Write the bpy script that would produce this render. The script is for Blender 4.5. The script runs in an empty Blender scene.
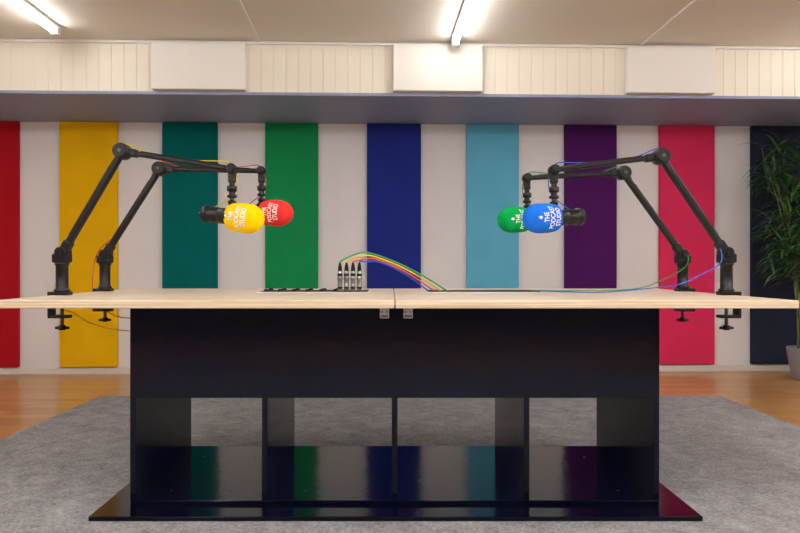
import bpy, bmesh, math, random
from mathutils import Vector, Matrix
random.seed(4)
scene=bpy.context.scene
try:
    scene.view_settings.view_transform='Standard'
    scene.view_settings.look='None'
except Exception as e: print(e)

# ---------------------------------------------------------------- helpers
F=650.0; CX=391.0; HY=266.5; CAMZ=0.86
def P(px,py,d):
    return Vector(((px-CX)/F*d, d, CAMZ-(py-HY)/F*d))
def lin(c):
    out=[]
    for v in c:
        v/=255.0
        out.append(v/12.92 if v<=0.04045 else ((v+0.055)/1.055)**2.4)
    return (out[0],out[1],out[2],1)
def mat(name,col,rough=0.5,metal=0.0,spec=0.5,bump=None,emit=None,vary=None,coat=0):
    m=bpy.data.materials.new(name); m.use_nodes=True
    nt=m.node_tree; b=nt.nodes['Principled BSDF']
    b.inputs['Base Color'].default_value=lin(col)
    b.inputs['Roughness'].default_value=rough
    b.inputs['Metallic'].default_value=metal
    b.inputs['Specular IOR Level'].default_value=spec
    b.inputs['Coat Weight'].default_value=coat
    tc=nt.nodes.new('ShaderNodeTexCoord')
    if vary:
        sc,amt=vary
        n=nt.nodes.new('ShaderNodeTexNoise'); n.inputs['Scale'].default_value=sc; n.inputs['Detail'].default_value=5
        nt.links.new(tc.outputs['Object'],n.inputs['Vector'])
        r=nt.nodes.new('ShaderNodeMapRange')
        r.inputs['From Min'].default_value=0.3; r.inputs['From Max'].default_value=0.7
        r.inputs['To Min'].default_value=1-amt; r.inputs['To Max'].default_value=1+amt
        nt.links.new(n.outputs['Fac'],r.inputs['Value'])
        h=nt.nodes.new('ShaderNodeHueSaturation'); h.inputs['Color'].default_value=lin(col)
        nt.links.new(r.outputs['Result'],h.inputs['Value'])
        nt.links.new(h.outputs['Color'],b.inputs['Base Color'])
    if bump:
        sc,st,dist=bump
        n=nt.nodes.new('ShaderNodeTexNoise'); n.inputs['Scale'].default_value=sc; n.inputs['Detail'].default_value=3
        nt.links.new(tc.outputs['Object'],n.inputs['Vector'])
        bp=nt.nodes.new('ShaderNodeBump'); bp.inputs['Strength'].default_value=st; bp.inputs['Distance'].default_value=dist
        nt.links.new(n.outputs['Fac'],bp.inputs['Height'])
        nt.links.new(bp.outputs['Normal'],b.inputs['Normal'])
    if emit:
        b.inputs['Emission Color'].default_value=lin(emit[0]); b.inputs['Emission Strength'].default_value=emit[1]
    return m

class B:
    def __init__(s,name,mats,M=None,parent=None):
        s.bm=bmesh.new(); s.name=name; s.mats=mats if isinstance(mats,list) else [mats]; s.M=M; s.parent=parent
    def _tag(s,faces,mi,smooth):
        for f in faces:
            f.material_index=mi; f.smooth=smooth
    def box(s,x0,x1,y0,y1,z0,z1,mi=0,bevel=0,seg=2,R=None):
        vs=[s.bm.verts.new(Vector((x,y,z))) for x in (x0,x1) for y in (y0,y1) for z in (z0,z1)]
        idx=[(0,1,3,2),(4,6,7,5),(0,4,5,1),(2,3,7,6),(0,2,6,4),(1,5,7,3)]
        fs=[s.bm.faces.new([vs[i] for i in q]) for q in idx]
        s._tag(fs,mi,False)
        if bevel>0:
            es=list({e for f in fs for e in f.edges})
            r=bmesh.ops.bevel(s.bm,geom=es,offset=bevel,segments=seg,affect='EDGES',profile=0.5,material=-1)
            allv={v for f in r['faces'] for v in f.verts}|{v for v in vs if v.is_valid}
        else: allv=set(vs)
        if R is not None:
            for v in allv: v.co=R@v.co
        return s
    def rev(s,p0,d,prof,mi=0,seg=24,caps=True):
        """surface of revolution: prof list of (along, radius)"""
        d=Vector(d).normalized(); p0=Vector(p0)
        a=Vector((0,0,1)) if abs(d.z)<0.9 else Vector((1,0,0))
        u=d.cross(a).normalized(); w=d.cross(u).normalized()
        rings=[]
        for t,r in prof:
            if r<1e-6: rings.append([s.bm.verts.new(p0+d*t)])
            else: rings.append([s.bm.verts.new(p0+d*t+(u*math.cos(2*math.pi*i/seg)+w*math.sin(2*math.pi*i/seg))*r) for i in range(seg)])
        for k,(A,C) in enumerate(zip(rings,rings[1:])):
            fs=[]
            for i in range(seg):
                j=(i+1)%seg
                if len(A)==1 and len(C)==1: continue
                if len(A)==1: q=[A[0],C[j],C[i]]
                elif len(C)==1: q=[A[i],A[j],C[0]]
                else: q=[A[i],A[j],C[j],C[i]]
                fs.append(s.bm.faces.new(q))
            sm=abs(prof[k+1][0]-prof[k][0])>1e-5
            s._tag(fs,mi,sm)
        if caps:
            for Rr in (rings[0],rings[-1]):
                if len(Rr)>2:
                    s._tag([s.bm.faces.new(Rr)],mi,False)
        return s
    def cyl(s,p0,p1,r,r2=None,mi=0,seg=20):
        p0=Vector(p0);p1=Vector(p1); L=(p1-p0).length
        r2=r if r2 is None else r2
        b=min(r,r2,L/2)*0.12
        return s.rev(p0,p1-p0,[(0,r-b),(b,r),(L-b,r2),(L,r2-b)],mi,seg)
    def bar(s,p0,p1,w,h,mi=0,bevel=0.003,up=(0,1,0)):
        """rectangular bar: w along 'up' , h perpendicular"""
        p0=Vector(p0);p1=Vector(p1); d=(p1-p0); L=d.length; d.normalize()
        u=Vector(up); u=(u-d*u.dot(d)).normalized(); v=d.cross(u)
        R=Matrix(((d.x,u.x,v.x,p0.x),(d.y,u.y,v.y,p0.y),(d.z,u.z,v.z,p0.z),(0,0,0,1)))
        return s.box(0,L,-w/2,w/2,-h/2,h/2,mi,bevel,2,R)
    def done(s):
        bmesh.ops.recalc_face_normals(s.bm,faces=s.bm.faces[:])
        if s.M is not None: bmesh.ops.transform(s.bm,matrix=s.M,verts=s.bm.verts[:])
        me=bpy.data.meshes.new(s.name); s.bm.to_mesh(me); s.bm.free()
        for m in s.mats: me.materials.append(m)
        o=bpy.data.objects.new(s.name,me); scene.collection.objects.link(o)
        if s.parent: o.parent=s.parent
        return o
def empty(name,loc=(0,0,0)):
    e=bpy.data.objects.new(name,None); scene.collection.objects.link(e); e.empty_display_size=0.1
    return e
def cable(name,pts,r,m,parent=None):
    c=bpy.data.curves.new(name,'CURVE'); c.dimensions='3D'; c.bevel_depth=r; c.bevel_resolution=3; c.use_fill_caps=True
    pts=[Vector(p) for p in pts]; out=[]
    ext=[pts[0]*2-pts[1]]+pts+[pts[-1]*2-pts[-2]]
    for i in range(1,len(ext)-2):
        a,b,cc,d=ext[i-1],ext[i],ext[i+1],ext[i+2]
        for k in range(10):
            t=k/10
            out.append(0.5*((2*b)+(cc-a)*t+(2*a-5*b+4*cc-d)*t*t+(3*b-a-3*cc+d)*t**3))
    out.append(pts[-1])
    sp=c.splines.new('POLY'); sp.points.add(len(out)-1)
    for q,v in zip(sp.points,out): q.co=(v.x,v.y,v.z,1)
    sp.use_smooth=True
    c.materials.append(m)
    o=bpy.data.objects.new(name,c); scene.collection.objects.link(o)
    if parent: o.parent=parent
    return o

# ---------------------------------------------------------------- materials
M_wall=mat('wall_paint',(231,230,233),0.75,vary=(2.0,0.03),bump=(60,0.15,0.002))
M_board=mat('beadboard_cream',(234,228,214),0.5,vary=(3,0.02))
M_ceil=mat('ceiling_paint',(224,219,210),0.8,vary=(1.5,0.02))
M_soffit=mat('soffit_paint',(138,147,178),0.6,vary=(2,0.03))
M_trim=mat('trim_white',(222,219,214),0.5)
M_sidewall=mat('side_wall_paint',(220,218,216),0.8,vary=(2,0.02))
M_darkwall=mat('front_wall_reflection_dark',(95,98,112),0.8,vary=(2,0.02))  # unseen wall behind camera, darkened to weaken its reflection in the lacquer
M_black=mat('black_powdercoat',(11,11,13),0.4,spec=0.35,vary=(20,0.1))
M_blackmatte=mat('black_rubber',(10,10,11),0.6,spec=0.3)
M_steel=mat('brushed_steel',(190,188,184),0.3,metal=1.0)
M_dsteel=mat('dark_nickel',(95,92,90),0.3,metal=1.0)
M_xlr=mat('xlr_nickel',(140,138,134),0.28,metal=1.0)
M_white=mat('white_print',(250,250,250),0.6)
M_pot=mat('grey_ceramic',(140,142,148),0.5,vary=(8,0.05))
M_soil=mat('soil',(45,32,24),0.95,bump=(60,0.6,0.01))
M_navy=mat('navy_gloss_lacquer',(5,7,24),0.13,spec=0.24,bump=(14,0.07,0.01),vary=(4,0.15))
M_panelwhite=mat('white_panel_fabric',(230,228,223),0.8,bump=(200,0.2,0.001))
M_fixture=mat('fixture_white_metal',(225,222,216),0.4)
M_tube=mat('fluorescent_tube',(255,255,255),0.4,emit=((255,251,247),30))
M_tube_added=mat('added_fluorescent_tube',(255,255,255),0.4,emit=((255,251,247),142))  # boosted tubes for the added lamps out of view

def wood_floor():
    m=bpy.data.materials.new('oak_plank_floor'); m.use_nodes=True; nt=m.node_tree; b=nt.nodes['Principled BSDF']
    tc=nt.nodes.new('ShaderNodeTexCoord')
    br=nt.nodes.new('ShaderNodeTexBrick'); br.inputs['Scale'].default_value=1.0
    br.inputs['Brick Width'].default_value=0.9; br.inputs['Row Height'].default_value=0.09
    br.inputs['Mortar Size'].default_value=0.0012
    br.inputs['Color1'].default_value=lin((208,160,102)); br.inputs['Color2'].default_value=lin((184,134,82)); br.inputs['Mortar'].default_value=lin((110,70,40))
    nt.links.new(tc.outputs['Object'],br.inputs['Vector'])
    mp=nt.nodes.new('ShaderNodeMapping'); mp.inputs['Scale'].default_value=(2,30,1)
    nt.links.new(tc.outputs['Object'],mp.inputs['Vector'])
    n=nt.nodes.new('ShaderNodeTexNoise'); n.inputs['Scale'].default_value=2; n.inputs['Detail'].default_value=6
    nt.links.new(mp.outputs['Vector'],n.inputs['Vector'])
    mr=nt.nodes.new('ShaderNodeMapRange'); mr.inputs['To Min'].default_value=0.75; mr.inputs['To Max'].default_value=1.25
    nt.links.new(n.outputs['Fac'],mr.inputs['Value'])
    h=nt.nodes.new('ShaderNodeHueSaturation'); nt.links.new(br.outputs['Color'],h.inputs['Color']); nt.links.new(mr.outputs['Result'],h.inputs['Value'])
    nt.links.new(h.outputs['Color'],b.inputs['Base Color']); b.inputs['Roughness'].default_value=0.28
    return m
def carpet_mat():
    m=bpy.data.materials.new('grey_carpet_pile'); m.use_nodes=True; nt=m.node_tree; b=nt.nodes['Principled BSDF']
    tc=nt.nodes.new('ShaderNodeTexCoord')
    n1=nt.nodes.new('ShaderNodeTexNoise'); n1.inputs['Scale'].default_value=90; n1.inputs['Detail'].default_value=5; n1.inputs['Roughness'].default_value=0.85
    n2=nt.nodes.new('ShaderNodeTexNoise'); n2.inputs['Scale'].default_value=9; n2.inputs['Detail'].default_value=7; n2.inputs['Roughness'].default_value=0.75; n2.inputs['Distortion'].default_value=0.6
    for n in (n1,n2): nt.links.new(tc.outputs['Object'],n.inputs['Vector'])
    mx=nt.nodes.new('ShaderNodeMath'); mx.operation='MULTIPLY_ADD'; mx.inputs[1].default_value=0.62
    hl=nt.nodes.new('ShaderNodeMath'); hl.operation='MULTIPLY'; hl.inputs[1].default_value=0.38
    nt.links.new(n2.outputs['Fac'],hl.inputs[0]); nt.links.new(n1.outputs['Fac'],mx.inputs[0]); nt.links.new(hl.outputs[0],mx.inputs[2])
    cr=nt.nodes.new('ShaderNodeValToRGB')
    cr.color_ramp.elements[0].position=0.38; cr.color_ramp.elements[0].color=lin((108,107,110))
    cr.color_ramp.elements[1].position=0.62; cr.color_ramp.elements[1].color=lin((184,183,187))
    nt.links.new(mx.outputs[0],cr.inputs['Fac']); nt.links.new(cr.outputs['Color'],b.inputs['Base Color'])
    b.inputs['Roughness'].default_value=0.95; b.inputs['Specular IOR Level'].default_value=0.15
    bp=nt.nodes.new('ShaderNodeBump'); bp.inputs['Strength'].default_value=0.7; bp.inputs['Distance'].default_value=0.01
    nt.links.new(mx.outputs[0],bp.inputs['Height']); nt.links.new(bp.outputs['Normal'],b.inputs['Normal'])
    return m
def birch(name,edge=False):
    m=bpy.data.materials.new(name); m.use_nodes=True; nt=m.node_tree; b=nt.nodes['Principled BSDF']
    tc=nt.nodes.new('ShaderNodeTexCoord'); mp=nt.nodes.new('ShaderNodeMapping')
    mp.inputs['Scale'].default_value=(1.2,14,14) if not edge else (0.8,1,220)
    nt.links.new(tc.outputs['Object'],mp.inputs['Vector'])
    n=nt.nodes.new('ShaderNodeTexNoise'); n.inputs['Scale'].default_value=2; n.inputs['Detail'].default_value=5
    nt.links.new(mp.outputs['Vector'],n.inputs['Vector'])
    cr=nt.nodes.new('ShaderNodeValToRGB')
    a,c=((208,190,168),(232,218,200)) if not edge else ((196,172,140),(236,218,190))
    cr.color_ramp.elements[0].position=0.35; cr.color_ramp.elements[0].color=lin(a)
    cr.color_ramp.elements[1].position=0.65; cr.color_ramp.elements[1].color=lin(c)
    nt.links.new(n.outputs['Fac'],cr.inputs['Fac']); nt.links.new(cr.outputs['Color'],b.inputs['Base Color'])
    b.inputs['Roughness'].default_value=0.38
    return m
M_floor=wood_floor(); M_carpet=carpet_mat(); M_birch=birch('birch_veneer'); M_birche=birch('birch_ply_edge',True)

# ---------------------------------------------------------------- room (slightly rotated relative to the table)
TH=math.radians(1.66); D=5.27
MR=Matrix(((math.cos(TH),math.sin(TH),0,0),(math.sin(TH),-math.cos(TH),0,D),(0,0,1,0),(0,0,0,1)))
def u_at(px,v=0):
    k=(px-CX)/F
    c,s=math.cos(TH),math.sin(TH)
    return (k*(D-v*c)-v*s)/(c-k*s)
U0,U1,V1=-4.3,4.3,8.2
SOF=2.015; CEIL=2.372; SV=0.88
B('floor',M_floor,MR).box(U0,U1,-0.1,V1,-0.1,0).done()
B('ceiling',M_ceil,MR).box(U0,U1,-0.1,V1,CEIL,CEIL+0.1).done()
B('wall_back',M_wall,MR).box(U0,U1,-0.1,0,0,CEIL).done()
B('wall_left',M_sidewall,MR).box(U0-0.1,U0,-0.1,V1,0,CEIL).done()
B('wall_right',M_sidewall,MR).box(U1,U1+0.1,-0.1,V1,0,CEIL).done()
B('wall_front',M_darkwall,MR).box(U0,U1,V1,V1+0.1,0,CEIL).done()
B('baseboard_back',M_trim,MR).box(U0,U1,0,0.014,0,0.05,bevel=0.003).done()
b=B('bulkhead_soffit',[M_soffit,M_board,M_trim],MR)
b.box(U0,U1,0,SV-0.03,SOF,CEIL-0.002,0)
b.box(U0,U1,SV-0.03,SV-0.012,SOF+0.001,CEIL-0.002,1)
x=U0; w=0.083
while x<U1:
    b.box(x+0.0004,min(x+w-0.0004,U1),SV-0.02,SV-0.006,SOF+0.012,CEIL-0.002,1,bevel=0.0022,seg=1)
    x+=w
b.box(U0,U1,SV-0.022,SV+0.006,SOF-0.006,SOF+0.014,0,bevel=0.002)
b.box(U0,U1,SV-0.02,SV+0.012,CEIL-0.022,CEIL-0.002,2,bevel=0.004)
us=u_at(298,SV)
b.box(us-0.003,us+0.003,0,SV-0.02,SOF-0.003,SOF,0)
b.done()
for a,c in ((151,245),(393,483),(628,716)):
    B('ceiling_acoustic_panel',M_panelwhite,MR).box(u_at(a,SV+0.05),u_at(c,SV+0.05),SV-0.005,SV+0.05,SOF+0.02,CEIL-0.025,bevel=0.006,seg=3).done()
for i,px in enumerate((259,641)):
    uu=u_at(px,SV)
    B('trim_%d'%(i+1),M_trim,MR).box(uu-0.012,uu+0.012,SV,V1,CEIL-0.008,CEIL,bevel=0.002).done()
cols=[('red',-40,18,(170,20,32)),('yellow',59,117,(232,182,14)),('teal',162,217,(0,100,98)),('green',265,318,(22,138,80)),
      ('blue',367,421,(32,46,132)),('sky',467,519,(98,180,214)),('purple',565,617,(74,24,92)),('pink',660,715,(216,50,98)),('charcoal',752,806,(38,44,62))]
for n,a,c,col in cols:
    m=mat(n+'_felt',col,0.92,spec=0.12,bump=(350,0.35,0.001),vary=(5,0.04))
    B('acoustic_wall_panel',m,MR).box(u_at(a,0.035),u_at(c,0.035),0.001,0.035,0.06,SOF-0.002,bevel=0.006,seg=3).done()

b=B('carpet_rug',M_carpet)
b.box(-1.92,2.17,-0.9,4.28,0.0005,0.008,bevel=0.003)
b.done()

uL=u_at(55,1.13); uC=u_at(455,0.97); sp=uC-uL
for row in range(3):  # rows after the first are unseen lamps, added to brighten the room
    for k,uu in enumerate((uL,uC,uC+sp)):
        v0=(1.15,1.02,1.05)[k]+(0,2.6,5.0)[row]
        L=1.9
        b=B('fluorescent_ceiling_light',[M_fixture,M_tube if row==0 else M_tube_added],MR)
        b.box(uu-0.028,uu+0.028,v0-0.05,v0+L+0.05,CEIL-0.02,CEIL-0.001,0,bevel=0.004)
        b.box(uu-0.024,uu+0.024,v0-0.05,v0-0.0,CEIL-0.06,CEIL-0.02,0,bevel=0.005)
        b.box(uu-0.024,uu+0.024,v0+L,v0+L+0.05,CEIL-0.06,CEIL-0.02,0,bevel=0.005)
        b.cyl((uu,v0,CEIL-0.041),(uu,v0+L,CEIL-0.041),0.016,mi=1,seg=12)
        b.done()

# ---------------------------------------------------------------- table
TX=0.013; TH0=0.724; TT=0.75; TF,TB=2.105,3.255; HW=1.31
table=empty('podcast_table')
def slab(name,x0,x1):
    b=B(name,[M_birch,M_birche],parent=table)
    b.box(x0,x1,TF,TB,TH0,TT,0,bevel=0.003,seg=2)
    for f in b.bm.faces:
        f.normal_update()
        if abs(f.normal.z)<0.5: f.material_index=1
    return b.done()
slab('tabletop_half_1',TX-HW,TX-0.0015); slab('tabletop_half_2',TX+0.0015,TX+HW)
BF,BB=2.285,2.925; BW=0.93; t=0.018; C8=0.008
b=B('plinth',M_navy,parent=table); b.box(TX-1.025,TX+1.03,2.172,3.03,C8,0.024,bevel=0.002); b.done()
sh=0.0375
b=B('base_cabinet',M_navy,parent=table)
b.box(TX-BW,TX+BW,BF,BB,0.0242,sh,bevel=0.0015)
for xc in (-BW+t/2,-BW/2+0.008,0,BW/2-0.001,BW-t/2):
    b.box(TX+xc-t/2-0.001,TX+xc+t/2+0.001,BF+0.001,BB-0.001,sh,TH0-0.0002,bevel=0.0015)
b.box(TX-BW,TX+BW,BF-0.002,BF+t,0.398,TH0-0.0002,bevel=0.0015)
b.box(TX-BW,TX+BW,BB-t,BB+0.002,0.398,TH0-0.0002,bevel=0.0015)
b.box(TX-BW+t,TX+BW-t,BF+t,BB-t,0.45,0.465,bevel=0.001)
b.done()
b=B('shelf_bolts',M_dsteel,parent=table)
for xc in (-0.82,-0.6,-0.33,-0.12,0.12,0.33,0.6,0.82):
    for yy in (BF+0.10,BB-0.12):
        b.rev((TX+xc,yy,sh),(0,0,1),[(0,0.005),(0.001,0.004),(0.002,0.0)],seg=12,caps=False)
b.done()
b=B('latches',[M_steel,M_dsteel],parent=table)
for px in (384.5,408):
    xc=(px-CX)/F*2.15
    b.box(xc-0.016,xc+0.016,2.125,2.16,TH0-0.004,TH0,0,bevel=0.001)
    b.box(xc-0.015,xc+0.015,2.13,2.136,TH0-0.034,TH0-0.003,0,bevel=0.002)
    b.cyl((xc-0.012,2.128,TH0-0.026),(xc+0.012,2.128,TH0-0.026),0.004,mi=1,seg=10)
    for dx in(-0.008,0.008): b.cyl((xc+dx,2.131,TH0-0.013),(xc+dx,2.127,TH0-0.013),0.003,mi=1,seg=10)
b.done()
b=B('connector_plate_1',[M_dsteel,M_blackmatte,M_trim],parent=table)
x0=P(262,290,2.85).x; x1=P(371,290,2.85).x
b.box(x0,x1,2.72,2.95,TT,TT+0.003,2,bevel=0.001); b.box(x0+0.012,x1-0.012,2.735,2.935,TT+0.003,TT+0.0045,1)
for i in range(6):
    xx=x0+0.03+i*(x1-x0-0.05)/7.2
    for yy in (2.80,2.90):
        b.rev((xx,yy,TT+0.004),(0,0,1),[(0,0.011),(0.006,0.011),(0.009,0.008),(0.009,0)],1,14,caps=False)
b.done()
b=B('connector_plate_2',[M_dsteel,M_blackmatte,M_trim],parent=table)
x0=P(424,290,2.85).x; x1=P(537,290,2.85).x
b.box(x0,x1,2.72,2.95,TT,TT+0.003,2,bevel=0.001); b.box(x0+0.012,x1-0.012,2.735,2.935,TT+0.003,TT+0.0045,1)
b.done()

# ---------------------------------------------------------------- cable mats
K={'green':mat('cable_green',(40,150,70),0.45),'yellow':mat('cable_yellow',(228,198,30),0.45),'red':mat('cable_red',(205,45,35),0.45),
   'orange':mat('cable_orange',(226,90,35),0.45),'blue':mat('cable_blue',(35,85,200),0.45)}
FO={'yellow':(250,206,4),'red':(232,58,56),'green':(10,160,78),'blue':(32,112,228)}
for k in FO:
    FO[k]=mat('foam_'+k,FO[k],0.95,spec=0.08,bump=(420,0.5,0.0015),vary=(300,0.06))

for i,(px,cn) in enumerate(((340,'green'),(346.5,'yellow'),(353,'orange'),(359.5,'blue'))):
    x=(px-CX)/F*2.78; y=2.78
    e=empty('xlr_plug')
    b=B('connector_shell',[M_dsteel,M_blackmatte,M_xlr],parent=e)
    z=TT+0.0045
    b.rev((x,y,z),(0,0,1),[(0,0.0125),(0.006,0.0125),(0.006,0.0105),(0.05,0.0105),(0.052,0.0118),(0.06,0.0118),(0.062,0.0105),(0.085,0.010),(0.088,0.009)],2,18)
    b.rev((x,y,z+0.012),(0,0,1),[(0,0.0108),(0.006,0.0108)],1,18,caps=False)
    b.rev((x,y,z+0.064),(0,0,1),[(0,0.0112),(0.012,0.0108)],1,18,caps=False)
    b.done()
    b=B('boot',M_blackmatte,parent=e)
    b.rev((x,y,z+0.086),(0,0,1),[(0,0.0095),(0.02,0.008),(0.03,0.0055),(0.036,0.0045)],0,16); b.done()
    top=z+0.118
    S=Vector((x,y,top)); Epx=(447,441,434,428)[i]
    Ed=P(Epx,0,2.84); Ed.z=TT+0.004
    pts=[S+Vector((0,0,-0.012)),S+Vector((0.002,0,0.008))]
    hgt=(0.050,0.037,0.024,0.012)[i]
    span=Ed.x-S.x
    for q in (0.10,0.22,0.36,0.52,0.68,0.84):
        s_=max(0,(q-0.18)/0.82)
        zz=top+hgt*math.sin(min(q/0.22,1)*math.pi/2) - (top+hgt-Ed.z)*(s_**1.5)
        pts.append(Vector((S.x+span*q,y+0.06*q,zz)))
    pts.append(Ed)
    cable('patch_cable',pts,0.0034,K[cn])

# ---------------------------------------------------------------- boom arms
def boom_arm(bx,by,elbow,end,side):
    e=empty('microphone_boom_arm')
    s=side
    b=B('desk_clamp',[M_black,M_dsteel],parent=e)
    ex=TX+s*(HW+0.002)
    b.box(min(ex,ex+s*0.012),max(ex,ex+s*0.012),by-0.022,by+0.022,TH0-0.06,TT+0.014,0,bevel=0.002)
    xa,xb=sorted((ex+s*0.012,bx-s*0.03))
    b.box(xa,xb,by-0.024,by+0.024,TT+0.0003,TT+0.014,0,bevel=0.003)
    b.box(xa,xb,by-0.02,by+0.02,TH0-0.062,TH0-0.05,0,bevel=0.002)
    b.cyl((bx,by,TH0-0.008),(bx,by,TH0-0.0005),0.022)
    b.cyl((bx,by,TH0-0.1),(bx,by,TH0-0.008),0.0065,mi=1)
    b.cyl((bx,by,TH0-0.108),(bx,by,TH0-0.09),0.013)
    b.cyl((bx-0.026,by,TH0-0.1),(bx+0.026,by,TH0-0.1),0.0055)
    b.done()
    zt=TT+0.014
    b=B('swivel_post',[M_black],parent=e)
    b.rev((bx,by,zt),(0,0,1),[(0,0.028),(0.008,0.028),(0.012,0.0225),(0.10,0.0225),(0.102,0.026),(0.112,0.026)],0,28)
    zj=zt+0.112
    b.box(bx-0.03,bx+0.03,by-0.024,by+0.024,zj-0.002,zj+0.034,0,bevel=0.006)
    j=Vector((bx-s*0.004,by,zj+0.038))
    b.cyl((j.x,by-0.03,j.z),(j.x,by+0.03,j.z),0.021,seg=28)
    b.cyl((j.x,by-0.037,j.z),(j.x,by-0.03,j.z),0.012)
    b.done()
    E=Vector(elbow); N=Vector(end)
    d=(E-j).normalized()
    b=B('lower_arm',[M_black,M_blackmatte],parent=e)
    b.bar(j,E,0.03,0.024,0,0.006)
    n=Vector((0,1,0)).cross(d).normalized()
    if n.z<0: n=-n
    b.bar(j+d*0.07+n*0.012,E-d*0.07+n*0.012,0.016,0.005,1,0.002)
    b.bar(j-d*0.005,j+d*0.05,0.04,0.032,0,0.006)
    b.done()
    b=B('elbow_joint',[M_black,M_dsteel],parent=e)
    b.cyl((E.x,E.y-0.028,E.z),(E.x,E.y+0.028,E.z),0.030,seg=32)
    b.rev((E.x,E.y-0.028,E.z),(0,-1,0),[(0,0.024),(0.006,0.023),(0.006,0.016),(0.003,0.015),(0.003,0)],0,28,caps=False)
    b.rev((E.x,E.y-0.031,E.z),(0,-1,0),[(0,0.007),(0.003,0.007),(0.003,0)],1,12,caps=False)
    b.done()
    d2=(N-E).normalized()
    b=B('upper_arm',[M_black,M_blackmatte],parent=e)
    b.bar(E,N,0.026,0.020,0,0.006)
    b.bar(E+d2*0.0,E+d2*0.06,0.036,0.03,0,0.006)
    n=Vector((0,1,0)).cross(d2).normalized()
    if n.z<0:n=-n
    b.bar(E+d2*0.07+n*0.010,N-d2*0.05+n*0.010,0.014,0.005,1,0.002)
    b.cyl((N.x,N.y-0.022,N.z),(N.x,N.y+0.022,N.z),0.02,seg=28)
    b.cyl((N.x,N.y-0.03,N.z),(N.x,N.y-0.022,N.z),0.012,seg=20)
    b.done()
    b=B('mount_head',[M_black,M_dsteel],parent=e)
    Z=lambda q: N+Vector((0,0,-q))
    b.bar(Z(0.005),Z(0.052),0.024,0.028,0,0.004)
    b.cyl(Z(0.052),Z(0.07),0.011)
    b.cyl(Z(0.066),Z(0.086),0.019)
    b.cyl(Z(0.086),Z(0.112),0.012)
    b.cyl(Z(0.100),Z(0.110),0.0185)
    b.cyl(Z(0.112),Z(0.1215),0.009,mi=1)
    b.done()
    return e,Z(0.122),j

def text_mesh(txt,size):
    c=bpy.data.curves.new('t','FONT'); c.body=txt; c.size=size; c.align_x='CENTER'; c.align_y='CENTER'; c.resolution_u=4; c.offset=0.0004
    o=bpy.data.objects.new('t',c); scene.collection.objects.link(o)
    bpy.context.view_layer.update()
    me=bpy.data.meshes.new_from_object(o.evaluated_get(bpy.context.evaluated_depsgraph_get()))
    bpy.data.objects.remove(o); 
    return me

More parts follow.
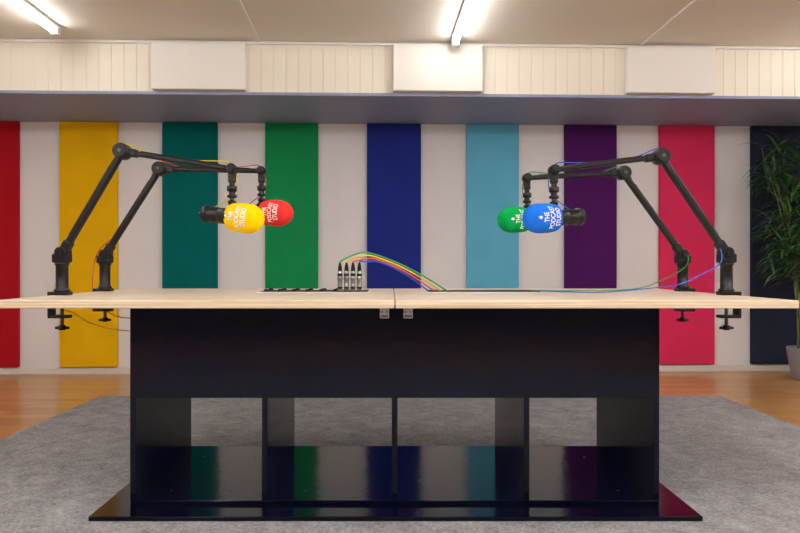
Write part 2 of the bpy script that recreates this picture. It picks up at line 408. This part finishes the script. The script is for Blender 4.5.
R0=0.057
def foam_prof(L=0.146):
    pr=[(0,0.030),(0.002,0.042),(0.008,0.049),(0.02,0.0535),(0.045,0.0565),(0.082,R0)]
    for i in range(1,15):
        a=i/14*math.pi/2
        pr.append((0.082+(L-0.082)*math.sin(a),R0*max(math.cos(a),0)**0.82 if i<14 else 0))
    return pr
PROF=foam_prof()
def rad(t):
    for (a,r0),(c,r1) in zip(PROF,PROF[1:]):
        if a<=t<=c: return r0+(r1-r0)*(t-a)/(c-a+1e-9)
    return 0.001
def microphone(att,s,color,tw,dn,foam_off=0.012):
    e=empty('studio_microphone')
    d=Vector((s*math.cos(tw),-math.sin(tw),-dn)).normalized()
    side=d.cross(Vector((0,0,1))).normalized(); up=side.cross(d).normalized()
    if up.z<0: up=-up
    c=att+Vector((0,0,-0.062))
    b=B('microphone_body',[M_black,M_blackmatte,M_dsteel],parent=e)
    br=0.031
    b.rev(c-d*0.13,d,[(0,0.028),(0.003,0.0335),(0.022,0.035),(0.024,0.031),(0.030,0.031),(0.032,br),(0.07,br),(0.072,br-0.0015),(0.076,br-0.0015),(0.078,br),(0.18,br),(0.18,0.02)],0,32)
    b.rev(c-d*0.13,d,[(-0.02,0.009),(0,0.011)],1,16)
    b.done()
    b=B('yoke',[M_black,M_dsteel],parent=e)
    b.rev(att,(0,0,-1),[(0,0.016),(0.01,0.016),(0.012,0.013),(0.02,0.013)],0,20)
    w=br+0.008
    pts=[]
    for i in range(0,13):
        a=math.pi*i/12
        pts.append(c+side*math.cos(a)*w+up*(math.sin(a)*0.044))
    for a0,a1 in zip(pts,pts[1:]): 
        dd=(a1-a0).normalized()*0.001
        b.bar(a0-dd,a1+dd,0.018,0.005,0,0.001,up=d)
    for q in (1,-1):
        b.cyl(c+side*q*(w-0.009),c+side*q*(w+0.012),0.011)
    b.done()
    f0=c+d*foam_off
    b=B('foam_windscreen',FO[color],parent=e)
    b.rev(f0,d,PROF,0,40,caps=False)
    b.done()
    out=Vector((0,-1,0)); out=(out-d*out.dot(d)).normalized()
    outz=d.cross(out).normalized()
    if outz.z<0: outz=-outz
    bm=bmesh.new()
    rows=[(0.044,'THE'),(0.071,'PODCAST'),(0.098,'STUDIO')] if s>0 else [(0.088,'THE'),(0.061,'PODCAST'),(0.034,'STUDIO')]
    for t0,txt in rows:
        me=text_mesh(txt,0.0235)
        b2=bmesh.new(); b2.from_mesh(me); bpy.data.meshes.remove(me)
        xs=[v.co.x for v in b2.verts]; mx,mn=max(xs),min(xs); mid=(mx+mn)/2
        q=mn+0.002
        while q<mx:
            bmesh.ops.bisect_plane(b2,geom=b2.verts[:]+b2.edges[:]+b2.faces[:],plane_co=(q,0,0),plane_no=(1,0,0)); q+=0.003
        ys=[v.co.y for v in b2.verts]; ymid=(max(ys)+min(ys))/2; q=min(ys)+0.003
        while q<max(ys):
            bmesh.ops.bisect_plane(b2,geom=b2.verts[:]+b2.edges[:]+b2.faces[:],plane_co=(0,q,0),plane_no=(0,1,0)); q+=0.003
        vm={}
        for v in b2.verts:
            xx=(v.co.x-mid)*0.88; yy=(v.co.y-ymid)*1.25
            tt=t0-yy*s
            r=rad(min(max(tt,0.001),0.14))+0.0016
            a=xx/R0
            vm[v]=bm.verts.new(f0+d*tt+(out*math.cos(a)+outz*math.sin(a))*r)
        for f in b2.faces:
            try: bm.faces.new([vm[v] for v in f.verts])
            except Exception: pass
        b2.free()
    t0=0.019 if s>0 else 0.112
    ring=[]
    for i in range(12):
        a2=2*math.pi*i/12; rr=0.0085 if i%2 else 0.0045
        tt=t0+rr*math.cos(a2); ang=rr*math.sin(a2)/R0
        ring.append(bm.verts.new(f0+d*tt+(out*math.cos(ang)+outz*math.sin(ang))*(rad(tt)+0.0016)))
    cc0=bm.verts.new(f0+d*t0+out*(rad(t0)+0.0018))
    for i in range(12): bm.faces.new([cc0,ring[i],ring[(i+1)%12]])
    me=bpy.data.meshes.new('lettering'); bm.to_mesh(me); bm.free(); me.materials.append(M_white)
    o=bpy.data.objects.new('lettering',me); scene.collection.objects.link(o); o.parent=e
    return c-d*0.15, d

bxL=-1.265; bxR=1.29
YF,YR=2.50,2.875
arms=[
 (bxL,YF,P(122.5,151.5,YF),P(232.0,169,YF),-1,'yellow',0.40,0.12,-0.010),
 (bxL,YR,P(160,169,YR),P(261.5,171,YR),-1,'red',0.40,0.06,0.006),
 (bxR,YF,P(660.5,156.5,YF),P(554,170,YF),1,'blue',0.40,0.06,-0.014),
 (bxR,YR,P(623,173,YR),P(527,178,YR),1,'green',0.40,0.04,-0.004)]
info=[]
for bx,by,E,N,s,colr,tw,dn,fo in arms:
    e,att,j=boom_arm(bx,by,E,N,s)
    tail,d=microphone(att,-s,colr,tw,dn,fo)
    info.append((E,N,j,tail,d,s,colr))

def arm_cable(inf,extra):
    E,N,j,tail,d,s,colr=inf
    d1=(E-j).normalized(); d2=(N-E).normalized()
    up=Vector((0,0,1)); back=Vector((0,0.015,0))
    n1=Vector((s*1.0,0,0.5)).normalized()
    pts=[tail+d*0.01, tail-d*0.008+Vector((0,0.004,0.002)), tail+Vector((0,0.045,0.01)), tail+Vector((-s*0.05,0.055,0.035)), N+Vector((-s*0.0,0.035,-0.09)), N+Vector((-s*0.012,0.033,-0.03)), N-d2*0.01+up*0.024+back, N-d2*0.07+up*0.022+back, N-d2*0.15+up*0.011+back,
         (E+N)/2+up*0.010+back, E+d2*0.09+up*0.013+back, E+Vector((s*0.01,0,0.031))+back, E-d1*0.08+n1*0.014+back, (E+j)/2+n1*0.010+back, j+d1*0.1+n1*0.014+back]
    return cable('microphone_cable',pts+extra,0.0022,K[colr])
lj=info[0][2]; 
arm_cable(info[0],[lj+Vector((-0.04,0.02,0.01)),lj+Vector((-0.038,0.035,-0.08)),Vector((bxL-0.055,YF+0.035,TT-0.03)),P(75,314,2.55),P(95,325,2.6),P(130,331,2.62),P(165,325,2.65)])
lj=info[1][2]
arm_cable(info[1],[lj+Vector((-0.045,0.02,0.01)),P(93,275,YR),P(93,289,YR),Vector((bxL-0.05,YR+0.03,TT-0.03)),P(108,312,2.9),P(130,318,2.92),P(170,310,2.95)])
lj=info[2][2]
arm_cable(info[2],[lj+Vector((-0.03,-0.03,-0.03)),P(700,275,2.5),P(680,284,2.52),P(650,289,2.6)+Vector((0,0,0.003)),Vector((P(600,0,2.68).x,2.68,TT+0.004)),Vector((P(560,0,2.75).x,2.75,TT+0.004)),Vector((P(535,0,2.78).x,2.78,TT+0.006))])
lj=info[3][2]
arm_cable(info[3],[lj+Vector((0.01,-0.03,0.0)),P(684,268,2.85),P(660,281,2.85),Vector((P(635,0,2.85).x,2.85,TT+0.012)),Vector((P(590,0,2.86).x,2.86,TT+0.004)),Vector((P(560,0,2.85).x,2.85,TT+0.004)),Vector((P(532,0,2.85).x,2.85,TT+0.006))])

# ---------------------------------------------------------------- plant
M_leaf=mat('bamboo_leaf',(62,108,50),0.45,vary=(12,0.3)); M_leaf2=mat('bamboo_leaf_dark',(32,70,36),0.45,vary=(12,0.3)); M_stem=mat('bamboo_cane',(96,104,56),0.5,vary=(20,0.2))
plant=empty('potted_bamboo_plant')
pc=Vector((3.16,4.93,0))
b=B('pot',[M_pot,M_soil],parent=plant)
b.rev(pc,(0,0,1),[(0,0.10),(0.01,0.108),(0.23,0.14),(0.245,0.142),(0.245,0.128),(0.215,0.125)],0,36,caps=True)
b.rev(pc+Vector((0,0,0.216)),(0,0,1),[(0,0.124),(0.006,0.06),(0.008,0)],1,24,caps=False)
b.done()
bs=B('canes',M_stem,parent=plant); bl=B('leaves',[M_leaf,M_leaf2],parent=plant)
def leaf(p,d,L,w,mi):
    d=d.normalized(); side=d.cross(Vector((random.uniform(-.3,.3),random.uniform(-.3,.3),1))).normalized()
    prev=None; q=p.copy(); n=5
    ws=[0.15,0.8,1.0,0.75,0.4,0.0]
    dd=d.copy()
    for i in range(n+1):
        wv=w*ws[i]
        fold=Vector((0,0,0.25*wv))
        if i==n: cur=[bl.bm.verts.new(q)]
        else: cur=[bl.bm.verts.new(q-side*wv+fold),bl.bm.verts.new(q),bl.bm.verts.new(q+side*wv+fold)]
        if prev:
            if len(cur)==3:
                fs=[bl.bm.faces.new([prev[0],prev[1],cur[1],cur[0]]),bl.bm.faces.new([prev[1],prev[2],cur[2],cur[1]])]
            else: fs=[bl.bm.faces.new([prev[0],prev[1],cur[0]]),bl.bm.faces.new([prev[1],prev[2],cur[0]])]
            for f in fs: f.material_index=mi; f.smooth=True
        prev=cur
        dd=(dd+Vector((0,0,-0.2))).normalized(); q=q+dd*L/n
for k in range(9):
    a=2*math.pi*k/9+random.uniform(-.3,.3); r=0.05+0.03*random.random()
    p=pc+Vector((math.cos(a)*r,math.sin(a)*r,0.215)); H=random.uniform(1.2,1.6)
    lean=Vector((math.cos(a)*0.26,math.sin(a)*0.06,0)); n=12; q=p.copy()
    for i in range(n):
        tt=(i+1)/n
        q2=p+Vector((0,0,H*tt))+lean*tt*tt
        bs.cyl(q,q2,0.006*(1-0.5*tt)+0.001,seg=8)
        if i>=4:
            for _ in range(3):
                a2=random.uniform(0,2*math.pi); bl_len=random.uniform(0.12,0.28)*(1.15-0.4*tt)
                bd=Vector((math.cos(a2),math.sin(a2)*0.4,random.uniform(0.1,0.8))).normalized()
                be=q2+bd*bl_len
                bs.cyl(q2,be,0.002,seg=5)
                for m_ in range(6):
                    f=random.uniform(0.35,1.0); lp=q2.lerp(be,f)
                    a3=random.uniform(0,2*math.pi)
                    ld=bd*0.7+Vector((math.cos(a3),math.sin(a3)*0.35,random.uniform(-0.5,0.4)))
                    leaf(lp,ld,random.uniform(0.12,0.22),random.uniform(0.008,0.013),random.randint(0,1))
        q=q2
for v in bl.bm.verts:
    if v.co.y>5.26: v.co.y=5.26-(v.co.y-5.26)*0.2
bs.done(); bl.done()

# ---------------------------------------------------------------- world + camera
w=bpy.data.worlds.new('World'); scene.world=w; w.use_nodes=True
w.node_tree.nodes['Background'].inputs[0].default_value=(0.8,0.8,0.85,1); w.node_tree.nodes['Background'].inputs[1].default_value=0.3
cam=bpy.data.cameras.new('camera'); co=bpy.data.objects.new('camera',cam); scene.collection.objects.link(co)
co.location=(0,0,CAMZ); co.rotation_euler=(math.pi/2,0,0)
cam.sensor_width=36; cam.lens=F/800*36; cam.shift_x=(400-CX)/800; cam.clip_start=0.05
scene.camera=co
